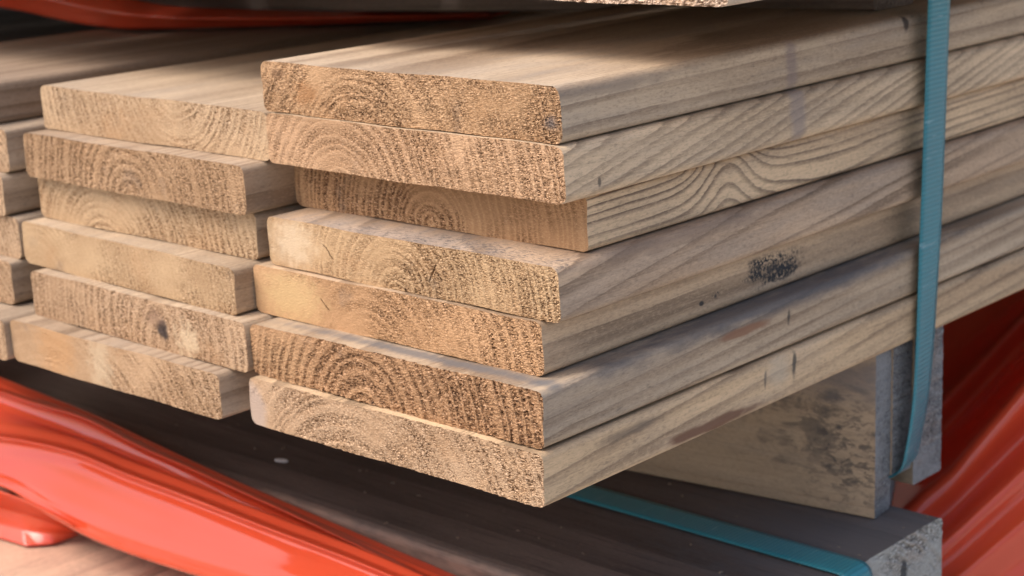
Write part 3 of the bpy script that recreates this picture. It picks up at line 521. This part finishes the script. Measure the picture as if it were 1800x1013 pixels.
path = arc([((-0.62, 0.1585, -0.2343), 0), ((0.0290, 0.1568, -0.2341), 0.008), ((0.0275, 0.1568, -0.284), 0)])
tag(link('strap', strap_mesh(path, 0.0190, 0.0010, (0, 1, 0)), (TEAL,)), 'teal strap laid along the dark beam and bent over its end', 'strap', 'teal straps')

# ---------------------------------------------------------------- red plastic film
def film_mat():
    s = NT('red_polythene'); n = s.noise(s.map((25, 25, 25)), 1, 3)
    c = s.mix(n, (0.80, 0.098, 0.038), (0.84, 0.115, 0.048))
    h = s.add(s.noise(s.map((60, 60, 60)), 1, 3, 0.5), s.mul(s.noise(s.map((300, 300, 300)), 1, 2), 0.08))
    nr = s.bump(h, 0.0007, 0.4)
    b = s.bsdf(c, s.mad(s.noise(s.map((40, 40, 40)), 1, 2), 0.08, 0.10), nr, 0.6, link=False)
    b.inputs['Coat Weight'].default_value = 0.6; b.inputs['Coat Roughness'].default_value = 0.06; b.inputs['Coat IOR'].default_value = 1.5
    t = s.n.new('ShaderNodeBsdfTranslucent'); s.put(t.inputs[0], (0.8, 0.10, 0.05))
    m = s.n.new('ShaderNodeMixShader'); m.inputs[0].default_value = 0.34; s.L(b.outputs[0], m.inputs[1]); s.L(t.outputs[0], m.inputs[2])
    s.L(m.outputs[0], s.out.inputs['Surface']); return s.m
RED = film_mat()
def film(rows, label, na, nb, wr, seed, along=(14, 60), ten=0.6, tenb=1.0):
    o = link('plastic_film', film_mesh(rows, na, nb, wr, seed, along, ten, tenb), (RED,))
    so = o.modifiers.new('thickness', 'SOLIDIFY'); so.thickness = 0.0003; so.offset = 0
    return tag(o, label, 'plastic film', 'red plastic wrapping')
film(ROLL, 'gathered glossy red plastic film crossing the lower left corner', 10, 16, 0.0003, 3, (14, 50), 0.75)
film(FLAP, 'small red film flap under the gathered film at the lower left edge', 8, 10, 0.0002, 5, (6, 20), 0.0, 0.0)
film(RIGHT, 'pleated red plastic film hanging behind the bearers at the right', 9, 14, 0.0003, 8, (14, 40), 0.5)
film(TOPF, 'red film strip in the shade between left column and upper pack', 10, 10, 0.0006, 9)

# ---------------------------------------------------------------- a stray chip on the beam
cm = bpy.data.meshes.new('chip'); rr = random.Random(2)
vv, ff = [], []
for k in range(10):
    a = k / 10 * 6.283; q = 0.8 + 0.4 * rr.random()
    for zz in (0.0004, 0.0016): vv.append((0.0040 * q * math.cos(a), 0.0022 * q * math.sin(a), zz + 0.0004 * rr.random()))
for k in range(10): a, b = 2 * k, 2 * ((k + 1) % 10); ff.append((a, b, b + 1, a + 1))
ff += [tuple(range(18, -1, -2)), tuple(range(1, 20, 2))]
cm.from_pydata(vv, [], ff)
s = NT('pale_chip'); s.bsdf(s.mix(s.noise(s.map((600, 600, 600)), 1, 2), (0.55, 0.53, 0.5), (0.75, 0.72, 0.7)), 0.8)
ch = link('wood_chip', cm, (s.m,)); ch.location = (-0.2944, 0.0967, -0.2352); ch.rotation_euler = (0.1, 0.05, 0.5); ch.scale = (0.8, 0.65, 0.8)
tag(ch, 'small pale chip lying on the dark beam', 'chip')

# ---------------------------------------------------------------- sawdust and grit on the beam
rr = random.Random(11); vv, ff = [], []
for k in range(130):
    x, y = rr.uniform(-0.40, 0.02), rr.uniform(0.068, 0.232); q = rr.uniform(0.00025, 0.0008) * (1 if rr.random() < 0.9 else 1.8); a = rr.random() * 6.28; st = rr.uniform(1, 3)
    b = len(vv)
    for t in (0, 2.1, 4.2): vv.append((x + q * st * math.cos(t) * math.cos(a) - q * math.sin(t) * math.sin(a), y + q * st * math.cos(t) * math.sin(a) + q * math.sin(t) * math.cos(a), -0.2351))
    vv.append((x, y, -0.2351 + q * 0.9)); ff += [(b, b + 1, b + 3), (b + 1, b + 2, b + 3), (b + 2, b, b + 3)]
dm_ = bpy.data.meshes.new('sawdust'); dm_.from_pydata(vv, [], ff)
s = NT('sawdust'); s.bsdf(s.mix(s.noise(s.map((200, 200, 200)), 1, 1), (0.14, 0.10, 0.07), (0.28, 0.21, 0.15)), 0.9)
du = link('sawdust', dm_, (s.m,)); tag(du, 'fine sawdust and grit scattered over the dark beam', 'sawdust', kind='stuff')
